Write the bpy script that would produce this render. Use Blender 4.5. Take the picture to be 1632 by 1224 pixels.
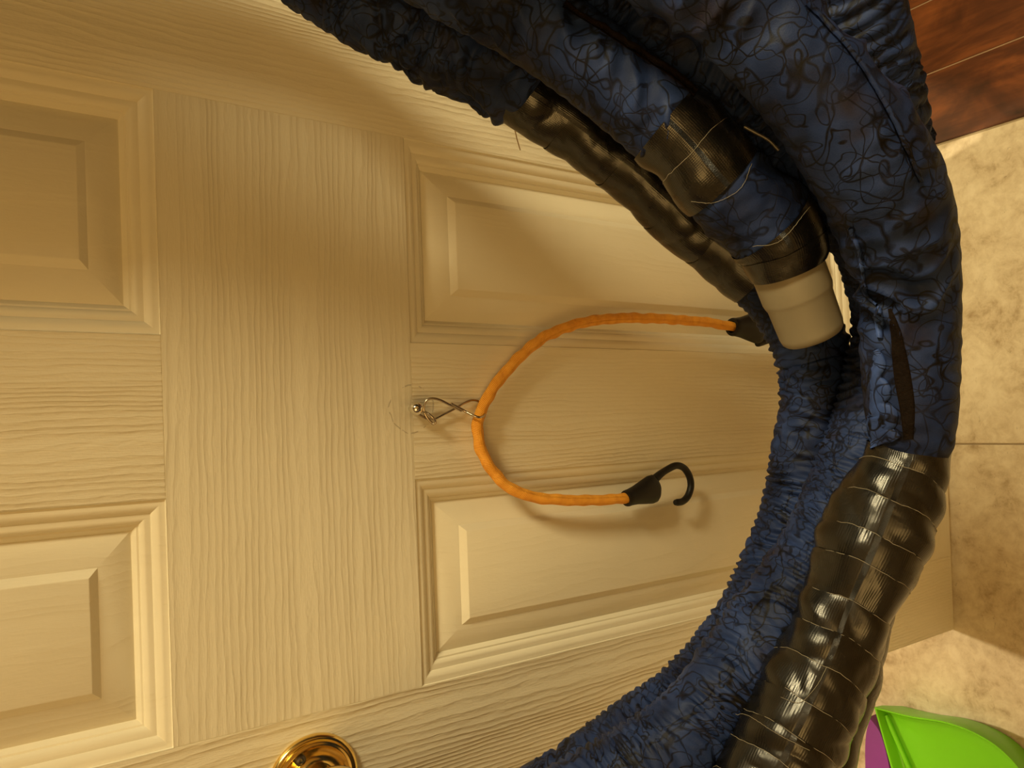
import bpy, bmesh, math, random
import numpy as np
from mathutils import Vector, Matrix
from mathutils.bvhtree import BVHTree

for o in list(bpy.data.objects):
    bpy.data.objects.remove(o)
scene = bpy.context.scene
COL = scene.collection

# ------------------------------------------------------------------ camera
# world: door face is the plane y = 0, x to the right (hinges), z up; the phone
# was held sideways, so the picture's left is "up".
CAM = np.array([.3415, -.6113, 1.2155])
ANG = (-.5933, -.0109, -.0364)
FPX, PU, PV = 1226., 817., 661.1
def _rot(p):
    a, b, c = p
    B = np.array([[0, 0, -1.], [-1, 0, 0], [0, 1, 0]])
    cx, sx, cy, sy, cz, sz = (math.cos(b), math.sin(b), math.cos(a), math.sin(a), math.cos(c), math.sin(c))
    rx = np.array([[1, 0, 0], [0, cx, -sx], [0, sx, cx]])
    ry = np.array([[cy, 0, sy], [0, 1, 0], [-sy, 0, cy]])
    rz = np.array([[cz, -sz, 0], [sz, cz, 0], [0, 0, 1]])
    return rz @ rx @ ry @ B
RC = _rot(ANG)
cd = bpy.data.cameras.new('camera')
cam = bpy.data.objects.new('camera', cd)
COL.objects.link(cam)
m = Matrix.Identity(4)
for i in range(3):
    m[i][0], m[i][1], m[i][2], m[i][3] = RC[0][i], -RC[1][i], -RC[2][i], CAM[i]
cam.matrix_world = m
cd.sensor_fit = 'HORIZONTAL'
cd.sensor_width = 36.
cd.lens = FPX * 36. / 1632.
cd.shift_x = -(PU - 816) / 1632.
cd.shift_y = (PV - 612) / 1632.
cd.clip_start = .02
scene.camera = cam

# ------------------------------------------------------------------ world, lights, exposure
w = bpy.data.worlds.new('world')
scene.world = w
w.use_nodes = True
w.node_tree.nodes['Background'].inputs[0].default_value = (1, .75, .45, 1)
w.node_tree.nodes['Background'].inputs[1].default_value = .02

def area(name, loc, target, size, power, color):
    l = bpy.data.lights.new(name, 'AREA')
    l.shape = 'DISK'
    l.size = size
    l.energy = power
    l.color = color
    o = bpy.data.objects.new(name, l)
    COL.objects.link(o)
    o.location = loc
    d = Vector(target) - Vector(loc)
    o.rotation_euler = d.to_track_quat('-Z', 'Y').to_euler()
    o['label'] = 'light'
    o['kind'] = 'structure'
    return o
WARM = (1, .60, .19)
area('warm_bounce_fill', (-.45, -1.6, 2.25), (.2, 0, .8), 1.2, 15, WARM)  # added soft fill, stands in for warm bounce off the walls
area('ceiling_lamp_wood_room', (1.43, -.74, 2.36), (.4, -.05, .8), .5, 45, (1, .83, .46))
area('ceiling_lamp_hall', (.30, 1.35, 2.38), (.1, 1.0, 0), .14, 38, (1, .80, .48))

vs = scene.view_settings
vs.view_transform = 'Standard'
vs.look = 'None'
vs.gamma = 1
vs.use_curve_mapping = False
vs.exposure = 0.14

# ------------------------------------------------------------------ helpers
def ray(u, v):
    return RC.T @ np.array([(u - PU) / FPX, (v - PV) / FPX, 1.])
def at_depth(u, v, d):
    return CAM + ray(u, v) * d
def on_door(u, v, off=0.):
    r = ray(u, v)
    return CAM + r * ((-off - CAM[1]) / r[1])
def on_floor(u, v, z=-.012):
    r = ray(u, v)
    return CAM + r * ((z - CAM[2]) / r[2])
def project(P):
    q = RC @ (np.asarray(P) - CAM)
    return PU + FPX * q[0] / q[2], PV + FPX * q[1] / q[2]

def mesh_obj(name, verts, faces, mat, parent=None, base=None, smooth=True, sharp=None, uvs=None):
    """verts in world coordinates; base = local origin (world)"""
    if base is None:
        base = parent['_base'] if parent is not None and '_base' in parent else (0, 0, 0)
    base = np.array(list(base), float)
    V = np.asarray(verts, float) - base
    me = bpy.data.meshes.new(name)
    me.from_pydata(V.tolist(), [], faces)
    me.update()
    if smooth:
        me.polygons.foreach_set('use_smooth', [True] * len(me.polygons))
        if sharp is not None:
            me.set_sharp_from_angle(angle=sharp)
    if uvs is not None:
        ul = me.uv_layers.new(name='UVMap')
        li = np.zeros(len(me.loops), dtype=np.int32)
        me.loops.foreach_get('vertex_index', li)
        ul.data.foreach_set('uv', np.asarray(uvs, np.float32)[li].ravel())
    if mat is not None:
        me.materials.append(mat)
    o = bpy.data.objects.new(name, me)
    COL.objects.link(o)
    if parent is not None:
        o.parent = parent
        pb = np.array(list(parent['_base']), float)
        o.location = base - pb
    else:
        o.location = base
    o['_base'] = base.tolist()
    return o

def empty(name, base, label=None, cat=None, kind=None, group=None):
    o = bpy.data.objects.new(name, None)
    COL.objects.link(o)
    o.location = base
    o.empty_display_size = .05
    o['_base'] = list(map(float, base))
    tag(o, label, cat, kind, group)
    return o
def tag(o, label=None, cat=None, kind=None, group=None):
    if label: o['label'] = label
    if cat: o['category'] = cat
    if kind: o['kind'] = kind
    if group: o['group'] = group
    return o

def box_vf(x0, x1, y0, y1, z0, z1, bev=0.):
    bm = bmesh.new()
    bmesh.ops.create_cube(bm, size=1)
    for v in bm.verts:
        v.co = Vector(((x0 + x1) / 2 + v.co.x * (x1 - x0), (y0 + y1) / 2 + v.co.y * (y1 - y0), (z0 + z1) / 2 + v.co.z * (z1 - z0)))
    if bev:
        bmesh.ops.bevel(bm, geom=list(bm.edges), offset=bev, segments=2, affect='EDGES')
    bm.verts.index_update()
    V = [tuple(v.co) for v in bm.verts]
    Fc = [[v.index for v in f.verts] for f in bm.faces]
    bm.free()
    return V, Fc
def box(name, x0, x1, y0, y1, z0, z1, mat, parent=None, bev=0., base=None):
    V, Fc = box_vf(x0, x1, y0, y1, z0, z1, bev)
    return mesh_obj(name, V, Fc, mat, parent, base=base, smooth=False)

def catmull(P, n_per=24):
    P = np.asarray(P, float)
    Q = np.vstack([2 * P[0] - P[1], P, 2 * P[-1] - P[-2]])
    out = []
    for i in range(len(P) - 1):
        p0, p1, p2, p3 = Q[i:i + 4]
        # centripetal
        e = lambda a, b: max(np.linalg.norm((b - a)[:3]) ** .5, 1e-6)
        t0 = 0; t1 = t0 + e(p0, p1); t2 = t1 + e(p1, p2); t3 = t2 + e(p2, p3)
        for t in np.linspace(t1, t2, n_per, endpoint=False):
            A1 = (t1 - t) / (t1 - t0) * p0 + (t - t0) / (t1 - t0) * p1
            A2 = (t2 - t) / (t2 - t1) * p1 + (t - t1) / (t2 - t1) * p2
            A3 = (t3 - t) / (t3 - t2) * p2 + (t - t2) / (t3 - t2) * p3
            B1 = (t2 - t) / (t2 - t0) * A1 + (t - t0) / (t2 - t0) * A2
            B2 = (t3 - t) / (t3 - t1) * A2 + (t - t1) / (t3 - t1) * A3
            out.append((t2 - t) / (t2 - t1) * B1 + (t - t1) / (t2 - t1) * B2)
    out.append(P[-1])
    return np.array(out)
def resample(P, step):
    d = np.r_[0, np.cumsum(np.linalg.norm(np.diff(P[:, :3], axis=0), axis=1))]
    n = max(int(round(d[-1] / step)), 2)
    s = np.linspace(0, d[-1], n + 1)
    return np.stack([np.interp(s, d, P[:, k]) for k in range(P.shape[1])], 1), s

def frames(C):
    T = np.gradient(C, axis=0)
    T /= np.linalg.norm(T, axis=1)[:, None] + 1e-12
    N = np.zeros_like(C)
    toc = CAM - C[0]
    n = toc - T[0] * (toc @ T[0])
    n /= np.linalg.norm(n)
    for i in range(len(C)):
        n = n - T[i] * (n @ T[i])
        n /= np.linalg.norm(n) + 1e-12
        N[i] = n
    return T, N, np.cross(T, N)

def tube_vf(C, R, segs=16, disp=None, cap=True, s=None, th0=0., hollow=None):
    C = np.asarray(C, float)
    R = np.broadcast_to(np.asarray(R, float), (len(C),))
    T, N, B = frames(C)
    th = np.linspace(0, 2 * math.pi, segs, endpoint=False) + th0
    if s is None:
        s = np.r_[0, np.cumsum(np.linalg.norm(np.diff(C, axis=0), axis=1))]
    rr = np.repeat(R[:, None], segs, 1)
    if disp is not None:
        rr = rr + disp(s[:, None], th[None, :])
    V = C[:, None, :] + rr[..., None] * (np.cos(th)[None, :, None] * N[:, None, :] + np.sin(th)[None, :, None] * B[:, None, :])
    n = len(C)
    V = V.reshape(-1, 3)
    uv = np.stack([np.repeat(s, segs), np.tile(th / (2 * math.pi), n)], 1)
    Fc = []
    idx = np.arange(n * segs).reshape(n, segs)
    a = idx[:-1]; b = np.roll(idx, -1, 1)[:-1]; c = np.roll(idx, -1, 1)[1:]; d = idx[1:]
    Fc = np.stack([a, b, c, d], -1).reshape(-1, 4).tolist()
    if cap:
        Fc.append(idx[0][::-1].tolist())
        Fc.append(idx[-1].tolist())
    return V, Fc, uv
def tube(name, C, R, mat, parent=None, segs=16, disp=None, cap=True, base=None, s=None):
    V, Fc, uv = tube_vf(C, R, segs, disp, cap, s)
    return mesh_obj(name, V, Fc, mat, parent, base=base, uvs=uv, sharp=math.radians(60))

def lathe_vf(prof, origin, axis, up, segs=48):
    """prof: list of (radius, height along axis)"""
    axis = np.array(axis, float); axis /= np.linalg.norm(axis)
    up = np.array(up, float); up -= axis * (up @ axis); up /= np.linalg.norm(up)
    sd = np.cross(axis, up)
    V, Fc = [], []
    n = len(prof)
    for r, h in prof:
        for k in range(segs):
            t = 2 * math.pi * k / segs
            V.append(np.array(origin) + axis * h + (up * math.cos(t) + sd * math.sin(t)) * max(r, 1e-5))
    for i in range(n - 1):
        for k in range(segs):
            k2 = (k + 1) % segs
            Fc.append([i * segs + k, i * segs + k2, (i + 1) * segs + k2, (i + 1) * segs + k])
    return V, Fc

class Fourier:
    """smooth random field over (s, theta), periodic in theta"""
    def __init__(self, seed, n, kmin, kmax, mmax):
        r = np.random.RandomState(seed)
        self.k = r.uniform(kmin, kmax, n) * r.choice([-1, 1], n)
        self.m = r.randint(-mmax, mmax + 1, n)
        self.p = r.uniform(0, 2 * math.pi, n)
        self.a = 1. / math.sqrt(n / 2.)
    def __call__(self, s, t):
        out = 0
        for k, m_, p in zip(self.k, self.m, self.p):
            out = out + np.cos(k * s + m_ * t + p)
        return out * self.a

def gathers(seed, lam=.008, amp=.0022, lump=.0015):
    f1 = Fourier(seed, 8, 12, 60, 2); f2 = Fourier(seed + 1, 10, 20, 150, 3)
    f3 = Fourier(seed + 2, 7, 8, 40, 2); f4 = Fourier(seed + 3, 14, 300, 900, 4); f5 = Fourier(seed + 5, 10, 30, 160, 2)
    f6 = Fourier(seed + 7, 8, 10, 90, 2)
    def d(s, t):
        ph = s / lam + .55 * f1(s, t) + .22 * f2(s, t)
        ridge = np.abs(np.sin(math.pi * ph)) ** .65 - .7
        ph2 = s / (lam * 1.63) + .6 * f2(s, t) + .4 * f5(s, t)
        ridge2 = np.abs(np.sin(math.pi * ph2)) ** .7 - .7
        mod = np.clip(.7 + .45 * f6(s, t), .12, 1.4); mod2 = np.clip(.6 + .5 * f5(s, t), 0, 1.3)
        return amp * (1.15 * mod * ridge + 1.0 * mod2 * ridge2) + lump * f3(s, t) + .0003 * f4(s, t)
    return d
def slack(seed, lump=.0022, wr=.0011):
    f1 = Fourier(seed, 8, 6, 45, 2); f2 = Fourier(seed + 1, 12, 60, 190, 4); f3 = Fourier(seed + 2, 14, 250, 700, 8)
    f4 = Fourier(seed + 3, 8, 10, 60, 2)
    def d(s, t):
        crease = np.abs(f2(s, t))
        gate = np.clip(f4(s, t) + .2, 0, 1.3)
        return lump * f1(s, t) + wr * gate * (1.2 - 2.2 * crease) + .00022 * f3(s, t)
    return d

# ------------------------------------------------------------------ materials
def new_mat(name):
    mt = bpy.data.materials.new(name)
    mt.use_nodes = True
    nt = mt.node_tree
    return mt, nt, nt.nodes['Principled BSDF']
class NB:
    def __init__(self, nt): self.nt = nt
    def n(self, t, **kw):
        nd = self.nt.nodes.new(t)
        for k, v in kw.items():
            if k in nd.inputs.keys() if isinstance(k, str) else False:
                nd.inputs[k].default_value = v
            else:
                setattr(nd, k, v)
        return nd
    def link(self, a, b): self.nt.links.new(a, b)
    def coord(self, kind='Object'):
        return self.n('ShaderNodeTexCoord').outputs[kind]
    def mapping(self, vec, scale=(1, 1, 1), loc=(0, 0, 0), rot=(0, 0, 0)):
        mp = self.n('ShaderNodeMapping')
        mp.inputs['Scale'].default_value = scale; mp.inputs['Location'].default_value = loc; mp.inputs['Rotation'].default_value = rot
        self.link(vec, mp.inputs['Vector']); return mp.outputs[0]
    def noise(self, vec, scale, detail=3, rough=.5, dist=0.):
        t = self.n('ShaderNodeTexNoise')
        t.inputs['Scale'].default_value = scale; t.inputs['Detail'].default_value = detail
        t.inputs['Roughness'].default_value = rough; t.inputs['Distortion'].default_value = dist
        if vec is not None: self.link(vec, t.inputs['Vector'])
        return t.outputs['Fac']
    def math(self, op, a, b=None, c=None, clamp=False):
        t = self.n('ShaderNodeMath'); t.operation = op; t.use_clamp = clamp
        for i, x in enumerate((a, b, c)):
            if x is None: continue
            if isinstance(x, (int, float)): t.inputs[i].default_value = x
            else: self.link(x, t.inputs[i])
        return t.outputs[0]
    def ramp(self, fac, stops):
        t = self.n('ShaderNodeValToRGB')
        el = t.color_ramp.elements
        while len(el) < len(stops): el.new(.5)
        for e, (p, c) in zip(el, stops):
            e.position = p; e.color = (*c, 1) if len(c) == 3 else c
        self.link(fac, t.inputs['Fac']); return t.outputs['Color']
    def mix(self, fac, a, b):
        t = self.n('ShaderNodeMix'); t.data_type = 'RGBA'
        for x, s in ((fac, t.inputs['Factor']), (a, t.inputs['A']), (b, t.inputs['B'])):
            if isinstance(x, (int, float)): s.default_value = x
            elif isinstance(x, tuple): s.default_value = (*x, 1)
            else: self.link(x, s)
        return t.outputs['Result']
    def mix_in(self, t): pass
    def bump(self, h, strength, dist, normal=None):
        t = self.n('ShaderNodeBump'); t.inputs['Strength'].default_value = strength; t.inputs['Distance'].default_value = dist
        self.link(h, t.inputs['Height'])
        if normal is not None: self.link(normal, t.inputs['Normal'])
        return t.outputs[0]
def mix_rgba(nb, fac, a, b):
    t = nb.n('ShaderNodeMix'); t.data_type = 'RGBA'
    ins = [i for i in t.inputs if i.type == 'RGBA']; f = [i for i in t.inputs if i.type == 'VALUE'][0]
    for x, s in ((fac, f), (a, ins[0]), (b, ins[1])):
        if isinstance(x, (int, float)): s.default_value = x
        elif isinstance(x, tuple): s.default_value = (*x, 1)
        else: nb.link(x, s)
    return [o for o in t.outputs if o.type == 'RGBA'][0]

def plain(name, color, rough=.5, metal=0., noise=0., nscale=60., bump=0., coat=0., spec=None):
    mt, nt, bs = new_mat(name); nb = NB(nt)
    vec = nb.coord()
    nz = nb.noise(vec, nscale, 4)
    c2 = tuple(max(0, c * (1 - noise)) for c in color)
    nb.link(mix_rgba(nb, nz, color, c2), bs.inputs['Base Color'])
    bs.inputs['Roughness'].default_value = rough
    bs.inputs['Metallic'].default_value = metal
    if coat: bs.inputs['Coat Weight'].default_value = coat
    if spec is not None: bs.inputs['Specular IOR Level'].default_value = spec
    if bump: nb.link(nb.bump(nz, bump, .001), bs.inputs['Normal'])
    return mt

PAINT = (.80, .755, .62)
def door_paint(name, axis, scale=1., strength=.5, depth=.0011):
    """painted moulded wood grain: raised wandering lines along one axis"""
    mt, nt, bs = new_mat(name); nb = NB(nt)
    vec = nb.coord()
    if axis == 'z': sc = (1, 1, .07)
    elif axis == 'x': sc = (.07, 1, 1)
    else: sc = (1, 1, .16)
    v1 = nb.mapping(vec, scale=sc)
    # lines: saw of (position + warp)
    sep = nb.n('ShaderNodeSeparateXYZ'); nb.link(vec, sep.inputs[0])
    pos = sep.outputs['X'] if axis in ('z', 'p') else sep.outputs['Z']
    warp = nb.noise(v1, 9, 3, .55)
    warp2 = nb.noise(nb.mapping(vec, scale=(1, 1, .3) if axis != 'x' else (.3, 1, 1)), 60, 3, .6)
    freq = 150. * scale
    ph = nb.math('ADD', nb.math('MULTIPLY', pos, freq), nb.math('MULTIPLY', warp, 16.))
    ph = nb.math('ADD', ph, nb.math('MULTIPLY', warp2, 1.3))
    fr = nb.math('FRACT', ph)
    h = nb.math('POWER', fr, 2.2)
    amp = nb.math('MULTIPLY', nb.noise(nb.mapping(vec, scale=(1, 1, .25) if axis != 'x' else (.25, 1, 1)), 24, 2, .5), 1.2)
    amp = nb.math('ADD', amp, .25)
    h = nb.math('MULTIPLY', h, amp)
    fine = nb.noise(nb.mapping(vec, scale=(1, 1, .12) if axis != 'x' else (.12, 1, 1)), 900, 2)
    pl = nb.noise(vec, 350, 2)
    hh = nb.math('ADD', h, nb.math('ADD', nb.math('MULTIPLY', fine, .22), nb.math('MULTIPLY', pl, .12)))
    nb.link(nb.bump(hh, strength, depth), bs.inputs['Normal'])
    # dirt: scuffed ring and specks left around the screw
    ctr = on_door(656, 652)
    sub = nb.n('ShaderNodeVectorMath'); sub.operation = 'SUBTRACT'
    geo = nb.n('ShaderNodeNewGeometry')
    nb.link(geo.outputs['Position'], sub.inputs[0]); sub.inputs[1].default_value = tuple(ctr)
    ln = nb.n('ShaderNodeVectorMath'); ln.operation = 'LENGTH'; nb.link(sub.outputs[0], ln.inputs[0])
    dist = nb.math('ADD', ln.outputs['Value'], nb.math('MULTIPLY', nb.math('SUBTRACT', nb.noise(vec, 60, 2), .5), .008))
    ring = nb.math('SUBTRACT', 1., nb.math('MULTIPLY', nb.math('ABSOLUTE', nb.math('SUBTRACT', dist, .0205)), 1100.), clamp=True)
    brk = nb.math('GREATER_THAN', nb.noise(vec, 130, 3, .6), .52)
    ring = nb.math('MULTIPLY', ring, brk)
    smud = nb.math('MULTIPLY', nb.math('SUBTRACT', 1., nb.math('MULTIPLY', dist, 45.), clamp=True), nb.math('MULTIPLY', nb.noise(vec, 170, 3), .55))
    dirt = nb.math('MAXIMUM', nb.math('MULTIPLY', ring, .55), smud)
    tone = mix_rgba(nb, nb.noise(vec, 14, 3), PAINT, (PAINT[0] * .95, PAINT[1] * .94, PAINT[2] * .9))
    nb.link(mix_rgba(nb, dirt, tone, (.16, .12, .07)), bs.inputs['Base Color'])
    bs.inputs['Roughness'].default_value = .42
    return mt
M = {}
M['grain_z'] = door_paint('door_paint_vertical_grain', 'z', 1.35, .85, .0014)
M['grain_x'] = door_paint('door_paint_horizontal_grain', 'x', 1.15, .6)
M['grain_p'] = door_paint('door_paint_panel', 'p', .55, .28)
M['paint'] = plain('painted_trim', PAINT, .45, noise=.04)
M['wall'] = plain('wall_paint', (.66, .55, .38), .8, noise=.06, nscale=200, bump=.1)
M['ceiling'] = plain('ceiling_paint', (.75, .68, .54), .9, noise=.04)
M['brass'] = plain('polished_brass', (.86, .64, .24), .17, 1., noise=.08)
M['chrome'] = plain('chrome', (.78, .76, .70), .12, 1.)
M['wire'] = plain('steel_wire', (.50, .44, .36), .25, 1.)
M['dark_metal'] = plain('dark_metal', (.10, .09, .08), .4, .8)
M['black_plastic'] = plain('black_plastic', (.005, .0045, .0045), .5, noise=.2, spec=.35)
M['cuff'] = plain('tan_plastic_cuff', (.225, .195, .135), .45, noise=.08, nscale=25)
M['green'] = plain('green_plastic', (.17, .60, .012), .32, noise=.06, nscale=30)
M['purple'] = plain('purple_plastic', (.24, .045, .33), .4, noise=.1)
M['thread'] = plain('frayed_thread', (.26, .23, .17), .8)
M['zip_metal'] = plain('zipper_metal', (.16, .155, .145), .45, .8)

def fabric(name='swirl_print_quilted_fabric', k=1.):
    mt, nt, bs = new_mat(name); nb = NB(nt)
    vec = nb.coord()
    def lines(scale, off, wdt, dist, lvl=.5):
        f = nb.noise(nb.mapping(vec, loc=off), scale, .8, .4, dist)
        return nb.math('SUBTRACT', 1., nb.math('DIVIDE', nb.math('ABSOLUTE', nb.math('SUBTRACT', f, lvl)), wdt), clamp=True)
    l = nb.math('MAXIMUM', lines(34, (3, 1, 7), .019, 1.2), lines(46, (.3, 5, 2), .019, .8, .46))
    l = nb.math('MAXIMUM', l, nb.math('MULTIPLY', lines(30, (9, 2, .4), .018, 1.8, .56), .95))
    l = nb.math('MAXIMUM', l, nb.math('MULTIPLY', lines(40, (2, 7, 3), .017, 1.0, .53), .9))
    l = nb.math('MULTIPLY', nb.math('POWER', l, .5), nb.math('ADD', .45, nb.math('MULTIPLY', nb.noise(vec, 30, 2), .95)), clamp=True)
    tone = nb.ramp(nb.noise(vec, 24, 3, .6), [(.32, (.006 * k, .011 * k, .038 * k)), (.52, (.014 * k, .028 * k, .095 * k)), (.72, (.028 * k, .052 * k, .165 * k))])
    patch = nb.math('MULTIPLY', nb.math('SUBTRACT', nb.noise(nb.mapping(vec, loc=(4, 4, 1)), 38, 2), .58, clamp=True), 6., clamp=True)
    base = mix_rgba(nb, nb.math('MULTIPLY', patch, .7), tone, (.016, .010, .007))
    nb.link(mix_rgba(nb, l, base, (.0025, .002, .002)), bs.inputs['Base Color'])
    bs.inputs['Roughness'].default_value = .55
    bs.inputs['Specular IOR Level'].default_value = .16
    weave = nb.noise(vec, 1400, 2)
    quilt = nb.noise(vec, 60, 2, .5)
    hgt = nb.math('ADD', nb.math('MULTIPLY', quilt, .7), nb.math('ADD', nb.math('MULTIPLY', weave, .14), nb.math('MULTIPLY', l, -.12)))
    nb.link(nb.bump(hgt, .6, .0016), bs.inputs['Normal'])
    return mt
M['fabric'] = fabric(k=.95)
M['lit_fabric'] = fabric('pale_lit_seam_fabric', 2.1)  # sock fabric brightened, light on the turned-out flap put into its colour
M['zip_tape'] = plain('brown_black_zipper_tape', (.010, .006, .004), .85, noise=.6, nscale=500, bump=.9, spec=.1)

def tape():
    mt, nt, bs = new_mat('black_duct_tape'); nb = NB(nt)
    vec = nb.coord()
    bs.inputs['Base Color'].default_value = (.004, .0036, .003, 1)
    uv = nb.coord('UV')
    mp = nb.mapping(uv, scale=(1, .18, 1))
    wv = nb.n('ShaderNodeTexWave'); wv.wave_type = 'BANDS'; wv.bands_direction = 'X'
    wv.inputs['Scale'].default_value = 260; wv.inputs['Distortion'].default_value = 1.; nb.link(mp, wv.inputs['Vector'])
    wv2 = nb.n('ShaderNodeTexWave'); wv2.wave_type = 'BANDS'; wv2.bands_direction = 'Y'
    wv2.inputs['Scale'].default_value = 220; wv2.inputs['Distortion'].default_value = 1.; nb.link(mp, wv2.inputs['Vector'])
    cr = nb.noise(nb.mapping(vec), 48, 2.5, .5, .6)
    h = nb.math('ADD', nb.math('MULTIPLY', cr, .8), nb.math('ADD', nb.math('MULTIPLY', wv.outputs['Fac'], .02), nb.math('MULTIPLY', wv2.outputs['Fac'], .02)))
    nb.link(nb.bump(h, .8, .002), bs.inputs['Normal'])
    nb.link(nb.math('ADD', .13, nb.math('MULTIPLY', nb.noise(vec, 45, 3), .26)), bs.inputs['Roughness'])
    bs.inputs['Specular IOR Level'].default_value = .65
    return mt
M['tape'] = tape()

def bungee():
    mt, nt, bs = new_mat('orange_braided_bungee'); nb = NB(nt)
    uv = nb.coord('UV')
    sep = nb.n('ShaderNodeSeparateXYZ'); nb.link(uv, sep.inputs[0])
    s, t = sep.outputs['X'], sep.outputs['Y']
    a = nb.math('ABSOLUTE', nb.math('SINE', nb.math('ADD', nb.math('MULTIPLY', s, 2100.), nb.math('MULTIPLY', t, 25.13))))
    b = nb.math('ABSOLUTE', nb.math('SINE', nb.math('MULTIPLY', t, 56.5)))
    h = nb.math('ADD', a, nb.math('MULTIPLY', b, .5))
    c = nb.ramp(nb.math('ADD', nb.math('MULTIPLY', a, .35), nb.math('MULTIPLY', nb.noise(nb.coord(), 140, 3), .7)),
                [(.2, (.52, .17, .012)), (.6, (.93, .40, .030)), (.95, (.95, .50, .07))])
    nb.link(c, bs.inputs['Base Color'])
    bs.inputs['Roughness'].default_value = .6
    nb.link(nb.bump(h, .6, .0006), bs.inputs['Normal'])
    return mt
M['bungee'] = bungee()

def tile_mat():
    mt, nt, bs = new_mat('travertine_tile'); nb = NB(nt)
    vec = nb.n('ShaderNodeNewGeometry').outputs['Position']
    n1 = nb.noise(vec, 16, 6, .62, .6)
    n2 = nb.noise(vec, 70, 5, .65, .4)
    c = nb.ramp(nb.math('ADD', nb.math('MULTIPLY', n1, .65), nb.math('MULTIPLY', n2, .4)),
                [(.36, (.36, .27, .16)), (.48, (.56, .47, .33)), (.60, (.67, .59, .44)), (.74, (.74, .67, .52))])
    sp = nb.math('MULTIPLY', nb.math('SUBTRACT', nb.noise(nb.mapping(vec, scale=(1, 1.7, 1)), 95, 4, .7, 1.), .63, clamp=True), 8., clamp=True)
    nb.link(mix_rgba(nb, nb.math('MULTIPLY', sp, .6), c, (.17, .115, .06)), bs.inputs['Base Color'])
    bs.inputs['Roughness'].default_value = .5
    nb.link(nb.bump(n2, .15, .001), bs.inputs['Normal'])
    return mt
M['tile'] = tile_mat()
M['grout'] = plain('grout', (.42, .33, .21), .9, noise=.3, nscale=200)
def plank_mat():
    mt, nt, bs = new_mat('dark_cherry_plank'); nb = NB(nt)
    vec = nb.n('ShaderNodeNewGeometry').outputs['Position']
    n1 = nb.noise(nb.mapping(vec, scale=(1, .45, 1)), 15, 4, .6, .8)
    n2 = nb.noise(nb.mapping(vec, scale=(1, .1, 1)), 130, 4, .6)
    c = nb.ramp(nb.math('ADD', nb.math('MULTIPLY', n1, .8), nb.math('MULTIPLY', n2, .2)),
                [(.32, (.022, .008, .003)), (.50, (.090, .026, .008)), (.70, (.24, .075, .020))])
    nb.link(c, bs.inputs['Base Color'])
    bs.inputs['Roughness'].default_value = .33
    nb.link(nb.bump(n2, .1, .0008), bs.inputs['Normal'])
    return mt
M['plank'] = plank_mat()
M['seam'] = plain('plank_bevel', (.30, .20, .12), .7)

# ------------------------------------------------------------------ setting: floor, walls, ceiling
FZ = -.012
floor = box('floor', -1.9, 2.75, -2.3, 2.0, FZ - .08, FZ - .0025, M['grout'])
tag(floor, 'floor of square travertine tiles meeting dark cherry planks', kind='structure')
TS = .4655
gx0, gy0 = .750, -.205
for i in range(-6, 0):
    for j in range(-5, 5):
        x0, y0 = gx0 + i * TS, gy0 + j * TS
        if x0 < -1.9 or y0 < -2.3 or y0 + TS > 2.06: continue
        box('tile', x0 + .0012, x0 + TS - .0012, y0 + .0012, y0 + TS - .0012, FZ - .006, FZ, M['tile'], floor, bev=.0008)
PW = .1125
rnd = random.Random(3)
for i in range(17):
    x0 = .752 + i * PW
    y = -2.3 + rnd.uniform(-.6, 0)
    if i < 2: y = -2.9
    while y < 2.0:
        L = 1.25
        a, b = max(y, -2.3), min(y + L, 2.0)
        if i < 2 and a < .3 and b > -.3: b = min(max(b, .6), 2.0)
        if b - a > .02:
            box('plank', x0 + .0007, x0 + PW - .0007, a + .0007, b - .0007, FZ - .006, FZ + .0008, M['plank'], floor, bev=.0009)
        y = b if b > y + L else y + L
    box('plank_seam', x0 + PW - .0009, x0 + PW + .0009, -2.3, 2.0, FZ - .004, FZ + .0003, M['seam'], floor)

wr = box('wall_right', .745, .86, .055, 2.0, FZ, 2.45, M['wall']); tag(wr, 'plain wall behind the open door', kind='structure')
box('wall_right_front', .745, .86, -2.3, -.80, FZ, 2.45, M['wall'])['kind'] = 'structure'
box('wall_right_header', .745, .86, -.80, .055, 2.06, 2.45, M['wall'])['kind'] = 'structure'
box('wall_back', -1.9, 2.75, 2.0, 2.1, FZ, 2.45, M['wall'])['kind'] = 'structure'
box('wall_front', -1.9, 2.75, -2.4, -2.3, FZ, 2.45, M['wall'])['kind'] = 'structure'
box('wall_left', -2.0, -1.9, -2.3, 2.0, FZ, 2.45, M['wall'])['kind'] = 'structure'
box('wall_far_right', 2.75, 2.85, -2.3, 2.0, FZ, 2.45, M['wall'])['kind'] = 'structure'
box('ceiling', -1.9, 2.75, -2.3, 2.0, 2.45, 2.52, M['ceiling'])['kind'] = 'structure'
box('trim_1', .725, .880, .040, .055, FZ, 2.06, M['paint'], bev=.002)['kind'] = 'structure'
box('trim_2', .725, .880, -.80, -.785, FZ, 2.06, M['paint'], bev=.002)['kind'] = 'structure'
box('baseboard_right', .731, .745, .12, 2.0, FZ, .09, M['paint'], bev=.002)['kind'] = 'structure'

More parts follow.
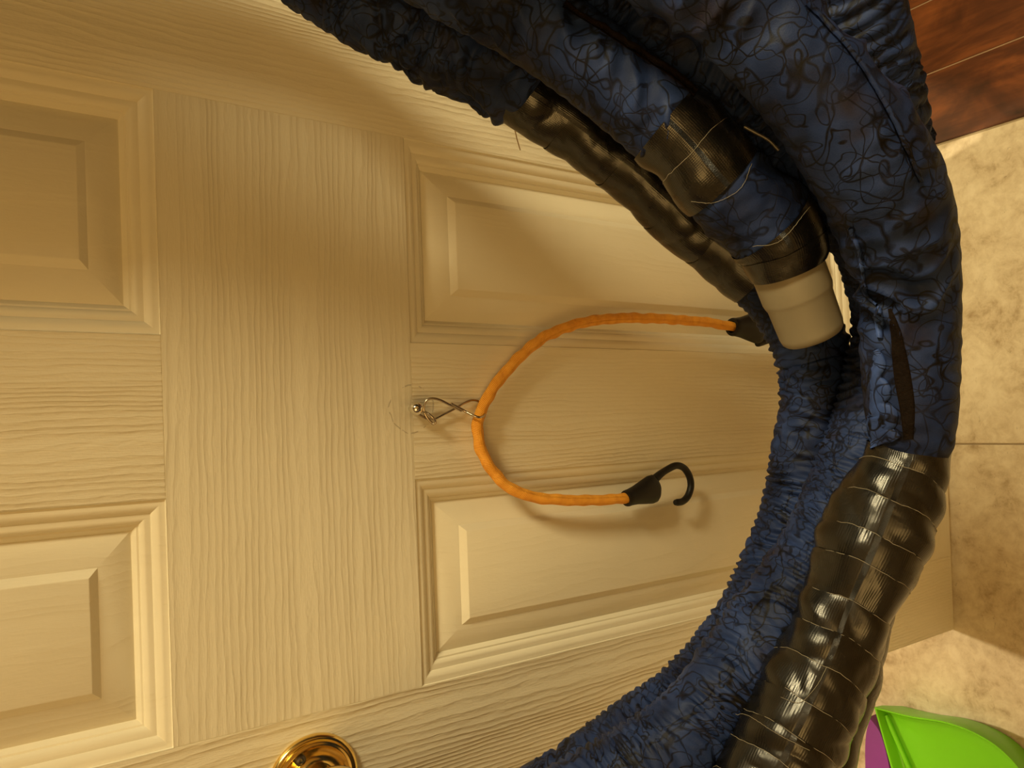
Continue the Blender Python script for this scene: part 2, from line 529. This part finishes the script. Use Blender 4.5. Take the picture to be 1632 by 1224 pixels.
# ------------------------------------------------------------------ the six panel door
DW, DH, DT = .711, 2.03, .035
S_, P_, MU = .1134, (.711 - 2 * .1134 - .1207) / 2, .1207
XS = [0, S_, S_ + P_, S_ + P_ + MU, S_ + 2 * P_ + MU, DW]
ZB0, ZB1, ZA0, ZA1, ZT0, ZT1 = .238, .9093, 1.1124, 1.615, 1.715, 1.915
door = box('door_1', 0.002, DW - .002, .018, DT, .002, DH - .002, M['paint'], base=(DW / 2, .02, 0))
tag(door, 'cream painted six panel door standing open with moulded wood grain', kind='structure')
def slabpiece(name, x0, x1, z0, z1, mat):
    g = 0.
    return box(name, x0 + g, x1 - g, 0, .0185, z0 + g, z1 - g, mat, door, bev=.0003)
slabpiece('stile', XS[0], XS[1], 0, DH, M['grain_z'])
slabpiece('stile', XS[4], XS[5], 0, DH, M['grain_z'])
slabpiece('rail', XS[1], XS[4], 0, ZB0, M['grain_x'])
slabpiece('rail', XS[1], XS[4], ZB1, ZA0, M['grain_x'])
slabpiece('rail', XS[1], XS[4], ZA1, ZT0, M['grain_x'])
slabpiece('rail', XS[1], XS[4], ZT1, DH, M['grain_x'])
for z0, z1 in ((ZB0, ZB1), (ZA0, ZA1), (ZT0, ZT1)):
    slabpiece('mullion', XS[2], XS[3], z0, z1, M['grain_z'])
PROF = [(0, 0.0), (.0006, .0012), (.0016, .0015), (.004, .0017), (.0065, .0026), (.0085, .0040), (.0095, .0048), (.0100, .0056), (.0110, .0056), (.0135, .0060), (.0158, .0072),
        (.0172, .0086), (.0176, .0096), (.0190, .0100), (.0212, .0122), (.0222, .0138), (.0440, .0052), (.0450, .0050), (.0505, .0008), (.0515, .0004)]
def panel(x0, x1, z0, z1):
    V, Fc = [], []
    for o, d in PROF:
        V += [(x0 + o, d, z0 + o), (x1 - o, d, z0 + o), (x1 - o, d, z1 - o), (x0 + o, d, z1 - o)]
    n = len(PROF)
    for i in range(n - 1):
        for k in range(4):
            k2 = (k + 1) % 4
            Fc.append([i * 4 + k, i * 4 + k2, (i + 1) * 4 + k2, (i + 1) * 4 + k])
    Fc.append([(n - 1) * 4 + k for k in range(4)])
    # back rim so that the panel is a closed body
    b = len(V)
    V += [(x0, .0179, z0), (x1, .0179, z0), (x1, .0179, z1), (x0, .0179, z1)]
    for k in range(4):
        k2 = (k + 1) % 4
        Fc.append([k2, k, b + k, b + k2])
    Fc.append([b + 3, b + 2, b + 1, b])
    return mesh_obj('panel', V, Fc, M['grain_p'], door, smooth=True, sharp=math.radians(24))
for z0, z1 in ((ZB0, ZB1), (ZA0, ZA1), (ZT0, ZT1)):
    panel(XS[1], XS[2], z0, z1)
    panel(XS[3], XS[4], z0, z1)
for z in (.2, 1.0, 1.8):
    box('hinge', DW - .0005, DW + .009, .004, .034, z - .045, z + .045, M['brass'], door, bev=.001)

# knob
KC = np.array([.0600, 0, 1.0095])
prof = [(.0375, 0), (.0375, .0015), (.0368, .0036), (.0352, .0050), (.0335, .0052), (.0322, .0044), (.0312, .0044), (.0302, .0052), (.0290, .0054), (.0276, .0040),
        (.0255, .0022), (.0210, .0016), (.0175, .0022), (.0150, .0045), (.0125, .0120), (.0120, .0180)]
V, Fc = lathe_vf(prof, KC, (0, -1, 0), (0, 0, 1), 72)
ros = mesh_obj('rosette', V, Fc, M['brass'], door, sharp=math.radians(50))
tag(ros, 'polished brass dished rosette')
prof = [(.0120, .0165), (.0125, .022), (.0150, .027), (.0200, .031), (.0240, .0365), (.0262, .043), (.0262, .050), (.0245, .057), (.0220, .0605), (.0195, .0615), (.0180, .0605), (.0120, .0595), (.0045, .0592), (.0040, .0575), (.0001, .0570)]
V, Fc = lathe_vf(prof, KC, (0, -1, 0), (0, 0, 1), 72)
mesh_obj('knob', V, Fc, M['brass'], door, sharp=math.radians(50))
for a in (62, 242):
    c = KC + np.array([.0225 * math.sin(math.radians(a)), 0, .0225 * math.cos(math.radians(a))])
    V, Fc = lathe_vf([(.0046, .0012), (.0046, .0026), (.0040, .0036), (.0020, .0043), (.0017, .0030), (.0001, .0030)], c, (0, -1, 0), (0, 0, 1), 24)
    mesh_obj('rosette_screw', V, Fc, M['dark_metal'], ros, sharp=math.radians(50))

# ------------------------------------------------------------------ ball headed screw, wire clip
sc = on_door(664, 651, .013); sc[1] = 0.
scr = empty('round_head_screw', sc, 'shiny round-headed steel screw sticking out of the door', 'screw')
V, Fc = lathe_vf([(.0022, -.004), (.0022, .0105)], sc, (0, -1, 0), (0, 0, 1), 16)
mesh_obj('shank', V, Fc, M['chrome'], scr)
hp = [(.0022, .0085), (.0050, .0088), (.0058, .0105), (.0060, .0125), (.0055, .0150), (.0042, .0170), (.0022, .0182), (.0009, .0184), (.0007, .0176), (.0001, .0176)]
V, Fc = lathe_vf(hp, sc, (0, -1, 0), (0, 0, 1), 28)
mesh_obj('head', V, Fc, M['chrome'], scr, sharp=math.radians(50))
for k in range(2):
    a = math.radians(30 + 90 * k)
    dx, dz = math.cos(a) * .0026, math.sin(a) * .0026
    C = np.array([[sc[0] - dx, -.0180, sc[2] - dz], [sc[0], -.0185, sc[2]], [sc[0] + dx, -.0180, sc[2] + dz]])
    tube('drive_slot', C, .0005, M['dark_metal'], scr, segs=6)

wpts = [(735, 655, .0105), (728, 651, .011), (716, 645, .0125), (702, 638, .0125), (690, 635, .0115), (681, 637, .0100), (676, 646, .0085), (676, 656, .0075), (681, 666, .0080), (688, 674, .0100), (692, 676, .0115),
        (694, 671, .0130), (690, 666, .0135), (682, 659, .0110), (673, 655, .0062), (664, 654, .0048), (660, 658, .0048), (668, 661, .0062), (680, 667, .0070), (690, 669, .0060), (697, 666, .0058),
        (708, 660, .0062), (720, 654, .0070), (732, 647, .0070), (743, 641, .0055), (753, 638, .0040), (763, 640, .0035), (771, 648, .0055), (773, 656, .0115), (770, 663, .0195), (763, 665, .0225), (754, 662, .0205), (742, 656, .0150), (730, 649, .0135), (719, 643, .0140)]
# lead the wire straight from clip lip to lip
WP = np.array([on_door(*p) for p in wpts])
C, s = resample(catmull(WP, 10), .0012)
clip_o = tube('wire_clip', C, .00115, M['wire'], None, segs=8, base=tuple(WP[10]))
tag(clip_o, 'bent steel wire clip looped between the screw and the orange cord', 'clip')

# ------------------------------------------------------------------ bungee cord with two plastic hooks
bp = [(1172, 521, .030), (1120, 513, .028), (1050, 508, .024), (990, 507, .020), (930, 514, .017), (880, 531, .015), (835, 562, .0135), (800, 601, .0125), (773, 640, .0120), (762, 672, .0120), (764, 706, .0130),
      (780, 744, .0150), (808, 774, .0175), (846, 791, .020), (900, 797, .022), (950, 797, .0225), (1004, 794, .023)]
BP = np.array([on_door(*p) for p in bp])
bun = empty('bungee_cord', tuple(BP[9]), 'orange bungee cord draped over the wire clip with a black hook at each end', 'bungee cord')
C, s = resample(catmull(BP, 16), .002)
fb = Fourier(77, 8, 60, 400, 2)
tube('cord', C, .0053, M['bungee'], bun, segs=24, disp=lambda s_, t_: .00035 * fb(s_, t_) - .0008 * np.exp(-((np.mod(t_ - .9, 2 * math.pi) - math.pi) / .22) ** 2), s=s)

def hook_body(name, p0, p1, hookpts, hr, wscale=1.):
    """bell shaped socket from p0 (cord side) to p1, flattened wings, then a round hook"""
    p0, p1 = np.array(p0), np.array(p1)
    L = np.linalg.norm(p1 - p0)
    ax = (p1 - p0) / L
    side = np.cross(ax, (0, -1, 0)); side /= np.linalg.norm(side)
    out = np.cross(side, ax)
    prof = [(0, .0056, .0056), (0, .0080, .0080), (.04, .0086, .0086), (.12, .0086, .0084), (.30, .0098, .0084), (.55, .0128, .0082), (.75, .0150, .0076), (.88, .0148, .0068), (.96, .0120, .0058), (1.0, .0070, .0045), (1.03, .0010, .0010)]
    V, Fc, n = [], [], 28
    for f, a, b in prof:
        for k in range(n):
            t = 2 * math.pi * k / n
            V.append(p0 + ax * L * f + side * a * wscale * math.cos(t) + out * b * wscale * math.sin(t))
    for i in range(len(prof) - 1):
        for k in range(n):
            k2 = (k + 1) % n
            Fc.append([i * n + k, i * n + k2, (i + 1) * n + k2, (i + 1) * n + k])
    hk = mesh_obj(name, V, Fc, M['black_plastic'], bun, sharp=math.radians(50))
    Cc, ss = resample(catmull(hookpts, 12), .0015)
    rr = np.interp(np.linspace(0, 1, len(Cc)), [0, .15, .97, 1], [hr * 1.25, hr, hr, hr * .8])
    Vt, Ft, uv = tube_vf(Cc, rr, 14)
    mesh_obj('hook_arm', Vt, Ft, M['black_plastic'], hk, sharp=math.radians(50))
    return hk
od = .023
hp1 = [on_door(u, v, od + dd) for u, v, dd in [(1043, 764, 0), (1052, 756, 0), (1064, 748, 0), (1078, 742, 0), (1090, 746, 0), (1099, 760, 0), (1101, 775, 0), (1096, 791, 0), (1088, 799, 0), (1076, 801, 0)]]
hook_body('hook', on_door(997, 795, od), on_door(1049, 776, od), hp1, .0038)
od = .032
hp2 = [on_door(u, v, dd) for u, v, dd in [(1213, 516, .032), (1226, 512, .035), (1238, 516, .038), (1240, 528, .037), (1232, 538, .033), (1218, 544, .030), (1206, 548, .028)]]
hook_body('hook', on_door(1166, 521, .030), on_door(1216, 523, .034), hp2, .0042, 1.22)

# ------------------------------------------------------------------ the vacuum hose
HB = (.37, -.12, .65)
hose = empty('vacuum_hose', HB, 'coiled vacuum cleaner hose in a dark blue swirl-print sock with black tape', 'hose')
def pix(lst):
    """(u, v, width px, depth m) -> x, y, z, radius"""
    out = []
    for u, v, wd, d in lst:
        p = at_depth(u, v, d)
        out.append([*p, wd * d / (2 * FPX)])
    return out
def path(pre, px, post):
    P = [list(p) for p in pre] + pix(px) + [list(p) for p in post]
    return catmull(np.array(P), 20)
def cut(P, uv):
    """index on the path whose projection is nearest to a pixel"""
    pr = np.array([project(p[:3]) if (RC @ (p[:3] - CAM))[2] > .05 else (-9e3, -9e3) for p in P])
    return int(np.argmin(((pr - np.array(uv)) ** 2).sum(1)))
BV, BF = [], []          # everything the ribbons may lie on
def sock(P, dispf, fine=True, name='sock_cover', mat='fabric', segs=64, step=.0016, ends=.0022):
    C, s = resample(P, step if fine else .007)
    R = C[:, 3].copy()
    if ends:
        e_ = np.minimum(s, s[-1] - s) / .006
        R -= ends * np.clip(1 - e_, 0, 1)
    V, Fc, uv = tube_vf(C[:, :3], R, segs if fine else 20, dispf, True, s)
    if fine:
        off = len(BV)
        BV.extend(V.tolist()); BF.extend([[i + off for i in f] for f in Fc if len(f) == 4])
    return mesh_obj(name, V, Fc, M[mat], hose, uvs=uv)
def tape_bands(P, n, seed, grow=.0012, over=.004, tilt=.006, crumple=.0008, fray=0.):
    """overlapping wraps of duct tape, each a band of its own"""
    C, s = resample(P, .0012)
    L = s[-1]
    r = np.random.RandomState(seed)
    edges = np.linspace(0, L, n + 1)
    edges[1:-1] += r.uniform(-.12, .12, n - 1) * L / n
    fl = Fourier(seed + 9, 10, 30, 130, 3); fw = Fourier(seed + 4, 10, 90, 240, 4)
    obs = []
    ph = r.uniform(0, 6.28); tl = tilt * .8
    T0, N0_, B0 = frames(C[:, :3])
    for k in range(n):
        a, b = max(edges[k] - tilt, 0), min(edges[k + 1] + over + tilt, L)
        sel = (s >= a - 1e-6) & (s <= b + 1e-6)
        Ck = C[sel][:, :3]; sk = s[sel]; Rk = C[sel][:, 3]
        if len(Ck) < 4: continue
        segs = 56
        th = np.linspace(0, 2 * math.pi, segs, endpoint=False)
        fk = Fourier(seed + 50 + k, 10, 50, 150, 3)
        # skewed band: slide every vertex along the axis depending on the angle
        f = (sk - a) / (b - a)
        V = np.zeros((len(Ck), segs, 3))
        for j, t in enumerate(th):
            lo = max(edges[k] + tl * math.sin(t + ph) + .0006 * math.sin(5 * t + k), 0) if k else 0.
            hi = min(edges[k + 1] + over + tl * math.sin(t + ph), L) if k < n - 1 else L
            ss = lo + f * (hi - lo)
            c = np.stack([np.interp(ss, s, C[:, q]) for q in range(3)], 1)
            rr = np.interp(ss, s, C[:, 3]) + grow * (1 - f) + .0009 * fl(ss, t) + crumple * np.abs(fk(ss, t)) * np.clip(4 * f * (1 - f), 0, 1)
            nn = np.stack([np.interp(ss, s, N0_[:, q]) for q in range(3)], 1); bb = np.stack([np.interp(ss, s, B0[:, q]) for q in range(3)], 1)
            V[:, j] = c + rr[:, None] * (math.cos(t) * nn + math.sin(t) * bb)
        m_ = len(Ck)
        idx = np.arange(m_ * segs).reshape(m_, segs)
        q = np.roll(idx, -1, 1)
        Fc = np.stack([idx[:-1], q[:-1], q[1:], idx[1:]], -1).reshape(-1, 4).tolist()
        uv = np.stack([np.repeat(sk, segs), np.tile(th / (2 * math.pi), m_)], 1)
        o = mesh_obj('tape_band', V.reshape(-1, 3), Fc, M['tape'], hose, uvs=uv)
        off = len(BV)
        BV.extend(V.reshape(-1, 3).tolist()); BF.extend([[i + off for i in f_] for f_ in Fc])
        if fray and k:
            j0, j1 = 6, segs - 6
            vis = [j for j in list(range(segs - 16, segs)) + list(range(0, 17))]
            E_ = np.array([V[0, j] for j in vis]) + r.normal(0, .00018, (len(vis), 3))
            q0 = r.randint(0, 8); q1 = len(vis) - r.randint(0, 10)
            mesh_e, fe, ue = tube_vf(E_[q0:q1], fray, 5)
            mesh_obj('frayed_edge', mesh_e, fe, M['thread'], o)
        obs.append(o)
    return obs

R0 = .028
def top_arc(y, z, w):
    """points over the hanger, right to left"""
    return [(.37 + w, y - .01, z - .13, R0), (.37 + w * .72, y, z - .04, R0), (.37 + w * .25, y, z, R0), (.37 - w * .25, y, z, R0), (.37 - w * .72, y, z - .04, R0), (.37 - w, y - .01, z - .13, R0)]
R_D = [(.705, -.085, 1.13, R0)] + top_arc(-.046, 1.395, .335)
# strand C ends in the tan cuff; D runs on as E; B; A; F are the other turns
pxC = [(650, -90, 140, .465), (805, 10, 138, .468), (950, 105, 138, .470), (1078, 210, 138, .472), (1150, 290, 138, .478), (1238, 372, 140, .490), (1256, 428, 122, .497)]
pxDE = [(480, -60, 125, .540), (640, 35, 122, .550), (770, 108, 128, .560), (860, 160, 110, .570), (950, 225, 104, .578), (1036, 293, 104, .585), (1110, 362, 105, .590), (1190, 425, 106, .592), (1248, 480, 108, .592), (1290, 548, 112, .592),
        (1304, 620, 116, .594), (1292, 700, 116, .598), (1262, 845, 118, .598), (1202, 986, 122, .588), (1106, 1120, 128, .572), (1008, 1195, 132, .560), (876, 1278, 134, .550)]
pxB = [(915, -100, 156, .470), (1045, 12, 156, .474), (1222, 168, 152, .480), (1336, 290, 146, .496), (1409, 400, 138, .522), (1431, 520, 134, .545), (1414, 620, 132, .550), (1392, 695, 132, .550), (1350, 790, 133, .546), (1302, 888, 135, .540), (1230, 1003, 138, .526), (1127, 1138, 140, .512), (1027, 1222, 142, .502), (900, 1300, 142, .492)]
pxA = [(1050, -110, 190, .392), (1178, 0, 188, .398), (1308, 138, 184, .402), (1375, 243, 172, .415), (1422, 347, 166, .435), (1445, 450, 156, .458), (1449, 560, 148, .476), (1449, 660, 132, .484), (1448, 718, 118, .487), (1416, 800, 144, .489), (1377, 895, 148, .489), (1352, 955, 128, .488), (1322, 1035, 140, .485), (1270, 1150, 148, .480), (1235, 1224, 150, .476), (1180, 1330, 150, .468)]
pxF = [(1310, -120, 148, .432), (1352, 0, 146, .440), (1384, 115, 140, .455), (1408, 215, 134, .482), (1432, 330, 124, .535), (1452, 500, 112, .592), (1438, 700, 110, .602), (1398, 880, 112, .588), (1365, 955, 112, .575), (1345, 1040, 114, .562), (1322, 1125, 116, .552), (1290, 1224, 118, .540), (1240, 1340, 118, .53)]
lC = [(.685, -.14, 1.10, R0)]
topC = top_arc(-.105, 1.395, .325)
P_C = path(topC[::-1] + lC[::-1] if False else [], pxC, [])
# --- C
iC = [cut(P_C, p) for p in ((650, -90), (1078, 213), (1146, 286), (1236, 368), (1252, 424))]
sock(P_C[iC[0]:iC[1] + 1], slack(11, .0010, .0010))
tape_bands(P_C[iC[1] - 3:iC[2] + 2], 2, 5, grow=.0008, tilt=.003, fray=.00016)
sock(P_C[iC[2]:iC[3] + 1], slack(15, .0010, .0008))
tape_bands(P_C[iC[3] - 3:], 2, 8, grow=.0010, tilt=.003)
cp = np.array(pix([(1252, 420, 106, .496), (1275, 478, 104, .503), (1296, 535, 102, .510)]))
ax = cp[2][:3] - cp[0][:3]; La = np.linalg.norm(ax)
rc = cp[1][3]
V, Fc = lathe_vf([(rc * 1.06, 0), (rc * 1.06, La * .40), (rc * 1.04, La * .44), (rc * .99, La * .50), (rc * .97, La * .90), (rc * .94, La * .97), (rc * .88, La), (rc * .78, La), (rc * .76, La * .96), (rc * .76, La * .3)], cp[0][:3], ax, (0, 0, 1), 56)
tag(mesh_obj('cuff', V, Fc, M['cuff'], hose, sharp=math.radians(40)), 'tan plastic cuff at the end of the hose')
# --- D and E
P_D = path([], pxDE, [])
iD = [cut(P_D, p) for p in ((480, -60), (853, 155), (1200, 433), (1296, 578))]
Pd = P_D[iD[0]:iD[1] + 1].copy()
k = np.arange(len(Pd)) / (len(Pd) - 1.)
Pd[:, 3] *= 1 + .13 * np.exp(-((k - .52) / .08) ** 2) + .20 * np.exp(-((k - .86) / .08) ** 2) - .06 * np.exp(-((k - .69) / .04) ** 2) - .24 * np.clip((k - .965) / .035, 0, 1)
sock(Pd, gathers(31, .024, .0046, .0026))
tape_bands(P_D[iD[1] - 8:iD[2] + 4], 5, 21, grow=.0007, tilt=.007)
sock(P_D[iD[2]:iD[3] + 1], gathers(35, .0075, .0022, .0007))
sock(P_D[iD[3] - 1:], gathers(41, .0070, .0035, .0014))
# --- B
P_B = path([], pxB, [])
sock(P_B, gathers(51, .0064, .0034, .0012))
# --- A
P_A = path([], pxA, [])
iA = [cut(P_A, p) for p in ((1050, -110), (1448, 722))]
sock(P_A[:iA[1] + 1], slack(61, .0016, .0016))
tape_bands(P_A[iA[1] - 4:], 12, 71, grow=.0016, tilt=.008, crumple=.0016, fray=.00016)
# --- F
P_F = path([], pxF, [])
iF = cut(P_F, (1438, 700))
sock(P_F[:iF + 1], gathers(81, .0080, .0030, .0012))
tape_bands(P_F[iF - 2:], 6, 91, grow=.0007)

# the turns that go up over the hanger, above and beside the picture
def lead(P, end):
    """overlap start, end point and a guide point that carry the strand on in its own direction"""
    e, inn = (P[0], P[14]) if end == 0 else (P[-1], P[-15])
    t = e[:3] - inn[:3]; t /= np.linalg.norm(t)
    return [[*(e[:3] - t * .010), e[3]], list(e), [*(e[:3] + t * .055), R0]]
def link_up(Pr, Pl, y, z, wr_, wl_, seed):
    """from the right-hand end of one turn up over the hanger down to the left-hand end of the next"""
    la, lb = lead(Pr, 0), lead(Pl, 1)
    a, b = la[2], lb[2]
    pts = la + [[wr_ + .005, a[1] * .35 + y * .65, a[2] + .55 * (z - .13 - a[2]), R0]]
    pts += [[.37 + (wr_ - .37) * .75, y, z - .045, R0], [.37 + .09, y, z, R0], [.37 - .09, y, z, R0], [.37 + (wl_ - .37) * .75, y, z - .045, R0]]
    pts += [[wl_ - .01, b[1] * .35 + y * .65, b[2] + .55 * (z - .13 - b[2]), R0]] + lb[::-1]
    sock(catmull(np.array(pts), 14), gathers(seed, .02, .002, .001), fine=False, ends=0)
link_up(P_D, P_B, -.078, 1.655, .71, -.07, 101)
link_up(P_C, P_D, -.136, 1.655, .70, -.07, 103)
link_up(P_B, P_A, -.078, 1.713, .69, -.07, 105)
link_up(P_A, P_F, -.136, 1.713, .67, -.07, 107)
C = catmull(np.array(lead(P_F, 0) + [[.735, -.25, 1.08, R0], [.735, -.20, 1.35, R0], [.62, -.20, 1.60, R0], [.42, -.194, 1.655, R0], [.33, -.194, 1.65, R0]]), 14)
sock(C, gathers(109, .02, .002, .001), fine=False, ends=0)

# hanger that carries the coil (above the picture)
hg = empty('hose_hanger', (.37, 0, 1.62), 'dark metal saddle bracket on the door carrying the coiled hose', 'hanger')
box('back_plate', .30, .44, -.004, 0, 1.51, 1.63, M['dark_metal'], hg, bev=.0015)
V, Fc = [], []
arc = [(-.10 + .2 * k / 16., ) for k in range(17)]
for yy in (-.002, -.235):
    for th_ in (0, .004):
        for (xx,) in arc:
            V.append((.37 + xx, yy, 1.622 - th_ - 1.9 * xx * xx))
n = 17
def strip(a0, b0):
    return [[a0 + i, a0 + i + 1, b0 + i + 1, b0 + i] for i in range(n - 1)]
Fc = strip(0, 2 * n) + strip(n, 3 * n) + strip(0, n) + strip(2 * n, 3 * n)
mesh_obj('saddle', V, Fc, M['dark_metal'], hg)
box('lip', .33, .41, -.240, -.235, 1.57, 1.65, M['dark_metal'], hg, bev=.0015)

# ---------------- details lying on the hose surface
tree = BVHTree.FromPolygons([Vector(v) for v in BV], BF)
def hit(u, v, off=.0008):
    d = Vector(ray(u, v)).normalized()
    loc, nrm, _, _ = tree.ray_cast(Vector(CAM), d)
    if loc is None: return None, None
    if nrm.dot(d) > 0: nrm = -nrm
    return np.array(loc + nrm * off), np.array(nrm)
def ribbon(name, pts, wpx, mat, off=.0010, thick=.0010, wav=0., seed=1, parent=hose):
    """cloth strip that follows the surface below a pixel polyline; wpx = width per point"""
    P2 = np.array([(u, v, w_) for (u, v), w_ in zip(pts, wpx)], float)
    P2 = np.c_[P2[:, :2], np.zeros(len(P2)), P2[:, 2]]
    Q, s = resample(catmull(P2, 10), 5.)
    T = np.gradient(Q[:, :2], axis=0); T /= np.linalg.norm(T, axis=1)[:, None]
    Nn = np.stack([-T[:, 1], T[:, 0]], 1)
    rr = np.random.RandomState(seed)
    cols = 5
    top, bot = [], []
    for i in range(len(Q)):
        for j in range(cols):
            f = (j / (cols - 1.) - .5)
            u, v = Q[i, :2] + Nn[i] * f * Q[i, 3]
            p, nm = hit(u, v, 0)
            if p is None:
                return None
            bulge = (.25 - f * f) * 4
            h = off + thick * (.4 + bulge) + wav * rr.uniform(-1, 1)
            top.append(p + nm * h); bot.append(p - nm * .0005)
    # damp depth jumps
    top = np.array(top); bot = np.array(bot)
    n_ = len(Q); N0 = len(top)
    V = np.vstack([top, bot])
    Fc = []
    for i in range(n_ - 1):
        for j in range(cols - 1):
            a = i * cols + j
            Fc.append([a, a + 1, a + cols + 1, a + cols])
            Fc.append([N0 + a, N0 + a + cols, N0 + a + cols + 1, N0 + a + 1])
    for i in range(n_ - 1):
        for j in (0, cols - 1):
            a = i * cols + j
            Fc.append([a, a + cols, N0 + a + cols, N0 + a])
    return mesh_obj(name, V, Fc, M[mat], parent)
def thread(pts, r=.0003, mat='thread', name='thread', off=.0006, jit=0., seed=0):
    rr = np.random.RandomState(seed)
    P2 = np.array([(u, v, 0.) for u, v in pts], float)
    Q, s = resample(catmull(P2, 8), 4.)
    C = []
    for q in Q:
        p, nm = hit(q[0] + rr.uniform(-jit, jit), q[1] + rr.uniform(-jit, jit), off)
        if p is not None and (not C or np.linalg.norm(p - C[-1]) < .02): C.append(p)
    if len(C) < 3: return
    return tube(name, np.array(C), r, M[mat], hose, segs=6)
# zipper seam on the long front turn and its turned-out edge, painted pale as if lit
ribbon('zipper_tape', [(1418, 492), (1428, 530), (1434, 570), (1440, 610), (1446, 650), (1448, 700)], [6, 16, 24, 27, 24, 16], 'zip_tape', .0003, .0001)
ribbon('seam_flap', [(1398, 556), (1403, 580), (1397, 600), (1406, 622), (1400, 642), (1409, 662), (1404, 684), (1413, 706)], [5, 20, 16, 32, 24, 46, 40, 52], 'lit_fabric', .0006, .0018, .0007, 4)
ribbon('seam_flap', [(1401, 492), (1402, 515), (1404, 540)], [10, 12, 8], 'lit_fabric', .0010, .0022, .0006, 6)
ribbon('seam', [(1284, 8), (1352, 80), (1406, 163), (1444, 240), (1466, 290)], [7, 7, 7, 7, 6], 'fabric', .0008, .0016, .0002, 8)
ribbon('seam', [(1356, 362), (1372, 405), (1376, 440), (1381, 470), (1398, 487)], [5, 5, 6, 6, 5], 'lit_fabric', .0008, .0012, .0004, 9)
ribbon('seam', [(898, 8), (960, 46), (1020, 86), (1075, 122), (1108, 150)], [8, 8, 8, 8, 7], 'zip_tape', .0008, .0022, .0002, 10)
# frayed threads along torn tape edges
for k, pts in enumerate([[(1102, 320), (1140, 322), (1180, 300), (1198, 262)], [(1200, 392), (1240, 385), (1290, 330)], [(1245, 1112), (1275, 1120), (1300, 1095), (1318, 1062)], [(1172, 1138), (1190, 1140), (1240, 1170), (1290, 1196)]]):
    thread(pts, .00013, jit=.5, seed=k)
pa, pb = on_door(820, 204, .10), on_door(829, 239, .085)
tube('loose_strand', np.array([pa, (pa + pb) / 2 + np.array([.0004, 0, .0005]), pb]), .0005, plain('straw', (.42, .28, .12), .7), hose, segs=6)
# zipper pull on the cuff end
zp = [hit(*p, .002)[0] for p in ((1182, 206), (1206, 212), (1228, 224), (1240, 236))]
if all(p is not None for p in zp):
    d0 = min(np.linalg.norm(p - CAM) for p in zp)
    zp = [CAM + (p - CAM) / np.linalg.norm(p - CAM) * d0 * .995 for p in zp]
    C, s = resample(catmull(np.array(zp), 8), .002)
    tag(tube('zipper_pull', C, .0010, M['zip_metal'], hose, segs=8), 'small metal zipper pull')

# ------------------------------------------------------------------ dustpan on the floor
def pan():
    c = on_floor(1392, 1127, .045)
    base = (-.25, 0, FZ)
    t = empty('dustpan', base, 'lime green plastic dustpan with a purple underside on the tile floor', 'dustpan')
    edge = [on_floor(u, v, z) for u, v, z in [(1393, 1127, .050), (1450, 1141, .050), (1505, 1150, .050), (1550, 1166, .050), (1590, 1190, .050), (1625, 1226, .050), (1650, 1270, .050), (1655, 1330, .050), (1640, 1400, .050), (1560, 1440, .05), (1470, 1400, .05), (1436, 1280, .050)]]
    E_ = catmull(np.array(edge + [edge[0]]), 8)[:-1]
    cen = E_.mean(0)
    rings = []
    def ring(f, z): rings.append([(cen[0] + (p[0] - cen[0]) * f, cen[1] + (p[1] - cen[1]) * f, z) for p in E_])
    ring(.90, FZ + .003); ring(.985, .030); ring(1.0, .048); ring(.998, .050); ring(.975, .050); ring(.955, .047); ring(.94, .034); ring(.90, .030); ring(.6, .028); ring(.2, .027)
    n = len(E_)
    V = [p for r_ in rings for p in r_]
    Fc = []
    for i in range(len(rings) - 1):
        for k in range(n):
            k2 = (k + 1) % n
            Fc.append([i * n + k, i * n + k2, (i + 1) * n + k2, (i + 1) * n + k])
    Fc.append([(len(rings) - 1) * n + k for k in range(n)])
    Fc.append([k for k in range(n)][::-1])
    mesh_obj('tray', V, Fc, M['green'], t, sharp=math.radians(50))
    r1, r2 = on_floor(1412, 1140, .036), on_floor(1450, 1226, .036)
    C = np.array([r1, (r1 + r2) / 2, r2])
    tube('rib', C, .004, M['green'], t, segs=10)
    q = [on_floor(u, v, z) for u, v, z in [(1396, 1138, .02), (1390, 1160, .02), (1388, 1200, .02), (1392, 1260, .02), (1420, 1400, .02), (1450, 1400, .02), (1430, 1230, .02), (1412, 1160, .02)]]
    Q = catmull(np.array(q + [q[0]]), 6)[:-1]
    cq = Q.mean(0); nq = len(Q); V = []; Fc = []
    for f, z in ((.96, FZ + .001), (1.0, FZ + .006), (1.0, .034), (.97, .038)):
        V += [(cq[0] + (p[0] - cq[0]) * f, cq[1] + (p[1] - cq[1]) * f, z) for p in Q]
    for i in range(3):
        for k in range(nq):
            k2 = (k + 1) % nq
            Fc.append([i * nq + k, i * nq + k2, (i + 1) * nq + k2, (i + 1) * nq + k])
    Fc.append([3 * nq + k for k in range(nq)])
    mesh_obj('brush_block', V, Fc, M['purple'], t, sharp=math.radians(50))
pan()

for o in bpy.data.objects:
    if '_base' in o: del o['_base']
